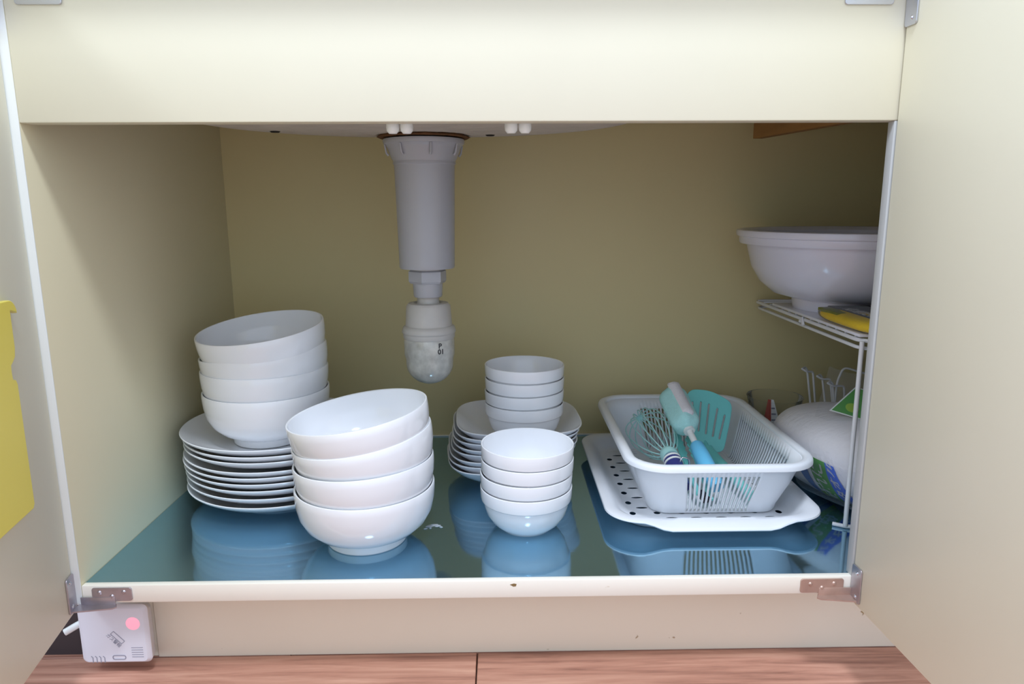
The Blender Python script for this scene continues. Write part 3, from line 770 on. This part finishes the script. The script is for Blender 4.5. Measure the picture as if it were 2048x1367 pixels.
# paper towel pack
PC = V((.495, .212, .0520)); PA = V((cos(R(20)), sin(R(20)), 0)); PBv = V((-PA.y, PA.x, 0)); PR = (.080, .125, .0525)
def psurf(lon, lat, k_=1.0):
    """superellipsoid lump: lon around, lat up"""
    cl = max(0, cos(lat)); e = 2.3
    c, s = cos(lon), sin(lon); q = 1 / ((abs(c) ** e + abs(s) ** e) ** (1 / e))
    cr = cl ** .62; sz = math.copysign(abs(sin(lat)) ** .85, lat)
    return PC + PA * (PR[0] * k_ * q * c * cr) + PBv * (PR[1] * k_ * q * s * cr) + V((0, 0, PR[2] * (k_ if lat > 0 else 1) * sz))
pt = empty('paper_towel_pack', (.50, .218, 0)); tag(pt, 'white kitchen paper pack with green and blue printed band lying in the rack', 'paper towels')
n, mm = 72, 30; vs, fs = [], []
for i in range(mm + 1):
    la = -pi / 2 + pi * i / mm
    for j in range(n): vs.append(psurf(2 * pi * j / n, la))
for i in range(mm):
    for j in range(n): fs.append((i * n + j, i * n + (j + 1) % n, (i + 1) * n + (j + 1) % n, (i + 1) * n + j))
mesh('roll', vs, fs, PAPER, pt, angle=60)
def patch(name, corners, m, k_, nu=14, nv=5, parent=pt):
    """corners (lon, lat) : u0v0, u1v0, u1v1, u0v1 in degrees"""
    vs, fs = [], []
    def pos(u, v, kk):
        a = [corners[0][i] * (1 - u) * (1 - v) + corners[1][i] * u * (1 - v) + corners[2][i] * u * v + corners[3][i] * (1 - u) * v for i in (0, 1)]
        return psurf(R(a[0]), R(a[1]), kk)
    for i in range(nu + 1):
        for j in range(nv + 1): vs.append(pos(i / nu, j / nv, k_))
    for i in range(nu):
        for j in range(nv): q = i * (nv + 1) + j; fs.append((q, q + 1, q + nv + 2, q + nv + 1))
    o = mesh(name, vs, fs, m, parent, angle=60); return o, pos
def patch_text(s, corners, k_, size, m, u0, v0, shear=0):
    me = text_mesh(s, size, .00005, shear, .0004)
    L_ = (psurf(R(corners[0][0]), R(corners[0][1])) - psurf(R(corners[1][0]), R(corners[1][1]))).length
    W_ = (psurf(R(corners[0][0]), R(corners[0][1])) - psurf(R(corners[3][0]), R(corners[3][1]))).length
    for v in me.vertices:
        u = u0 + v.co.x / L_; w_ = v0 - v.co.y / W_
        a = [corners[0][i] * (1 - u) * (1 - w_) + corners[1][i] * u * (1 - w_) + corners[2][i] * u * w_ + corners[3][i] * (1 - u) * w_ for i in (0, 1)]
        v.co = psurf(R(a[0]), R(a[1]), k_ + .004)
    usemesh('printed_text', me, m, pt, None, 0)
# u runs from the lower front end up to the far end of the band; v from the cap side to the white side
blue = ((204, -54), (190, 5), (196, 4), (213, -40)); green = ((193, -60), (178, 6), (190, 5), (204, -54)); lime = ((190, -62), (185, -40), (189, -38), (195, -59)); mid = ((185, -64), (169, -4), (176, 0), (190, -62))
patch('blue_band', blue, BLUEP, 1.012); patch('green_band', green, GREEN, 1.012); patch('lime_band', lime, LIME, 1.018); patch('printed_edge', mid, BLUEP2, 1.010)
patch_text('クタオル', blue, 1.012, .0165, INKW, .5, .5, .2)
patch_text('破れに', green, 1.012, .0175, INKW, .55, .5, .2)
# clear wrapper drooping off the front left of the pack
vs, fs = [], []
for i in range(15):
    u = i / 14; a = R(172 + 88 * u)
    for j in range(7):
        v = j / 6; la = R(6 - 74 * v); p = psurf(a, la, 1.03 + .16 * v + .02 * sin(9 * u + 3 * v)); p.z = max(.0012 + .002 * (1 - v), p.z * (1 - .35 * v)); vs.append(p)
for i in range(14):
    for j in range(6): q = i * 7 + j; fs.append((q, q + 1, q + 8, q + 7))
mesh('wrapper', vs, fs, FILM, pt, angle=80)
for z, m in ((.030, INKD), (.022, INKD)):
    patch('printed_line', ((252, z * 1000 - 30), (256, z * 1000 - 28), (256, z * 1000 - 20), (252, z * 1000 - 22)), m, 1.006, 3, 2)

# bag with green label above the pack
gb = empty('green_label_bag', (.545, .235, .10)); tag(gb, 'clear plastic bag with a green printed label lying on the paper towel pack', 'bag')
gf = frame((.484, .206, .1225), V((.86, -.42, -.20)), V((.22, .50, .75)))
usemesh('label', curve2d([[(-.026, -.020), (.045, -.020), (.045, .018), (-.006, .018)]], .0008), GREEN, gb, gf)
usemesh('label_edge', curve2d([[(-.0285, -.0215), (.047, -.0215), (.047, .0195), (-.007, .0195)]], .0005), INKW, gb, gf @ M.Translation((0, 0, -.0007)))
usemesh('yellow_patch', curve2d([circ(-.004, -.010, .008, .006)], .0004), LIME, gb, gf @ M.Translation((0, 0, .0007)))
text('printed_text', 'やさい', .011, INKW, gb, gf @ M.Translation((.022, .002, .0006)), ext=.0001)
vs, fs = [], []
for i in range(11):
    for j in range(9):
        u = i / 10 * 2 - 1; v = j / 8 * 2 - 1
        vs.append(gf @ V((u * .055 + .012, v * .036, .006 * (1 - u * u) * (1 - v * v) + .0025 * sin(7 * u + 3 * v) + .002)))
for i in range(10):
    for j in range(8): q = i * 9 + j; fs.append((q, q + 1, q + 10, q + 9))
mesh('film', vs, fs, FILM, gb, angle=80)

# water splash on the metal sheet beside the front left bowls
vs, fs = [], []
rg = random.Random(5)
for cx, cy, r in ((-.0487, .1265, .0042), (-.0425, .1248, .0026), (-.0530, .1225, .0024), (-.0385, .1215, .0013), (-.0560, .1175, .0016), (-.0505, .1185, .0012)):
    b, n = len(vs), 14
    vs.append((cx, cy, .0011))
    for q, z in ((.55, .0009), (.85, .0005), (1, .0001)):
        for i in range(n):
            a = 2 * pi * i / n; k_ = q * r * (1 + .28 * sin(2 * a + cx * 900) + .12 * rg.uniform(-1, 1)); vs.append((cx + 1.5 * k_ * cos(a), cy + .8 * k_ * sin(a), z))
    for i in range(n):
        j = (i + 1) % n; fs.append((b, b + 1 + i, b + 1 + j))
        for k in (0, 1): fs.append((b + 1 + k * n + i, b + 1 + k * n + n + i, b + 1 + k * n + n + j, b + 1 + k * n + j))
WATER = mat('water', (245, 250, 255), .12, trans=.55, ior=1.33)
tag(mesh('water_drops', vs, fs, WATER, None, smooth=True), 'small splash of water drops on the blue metal beside the large bowls', 'water', kind='stuff')
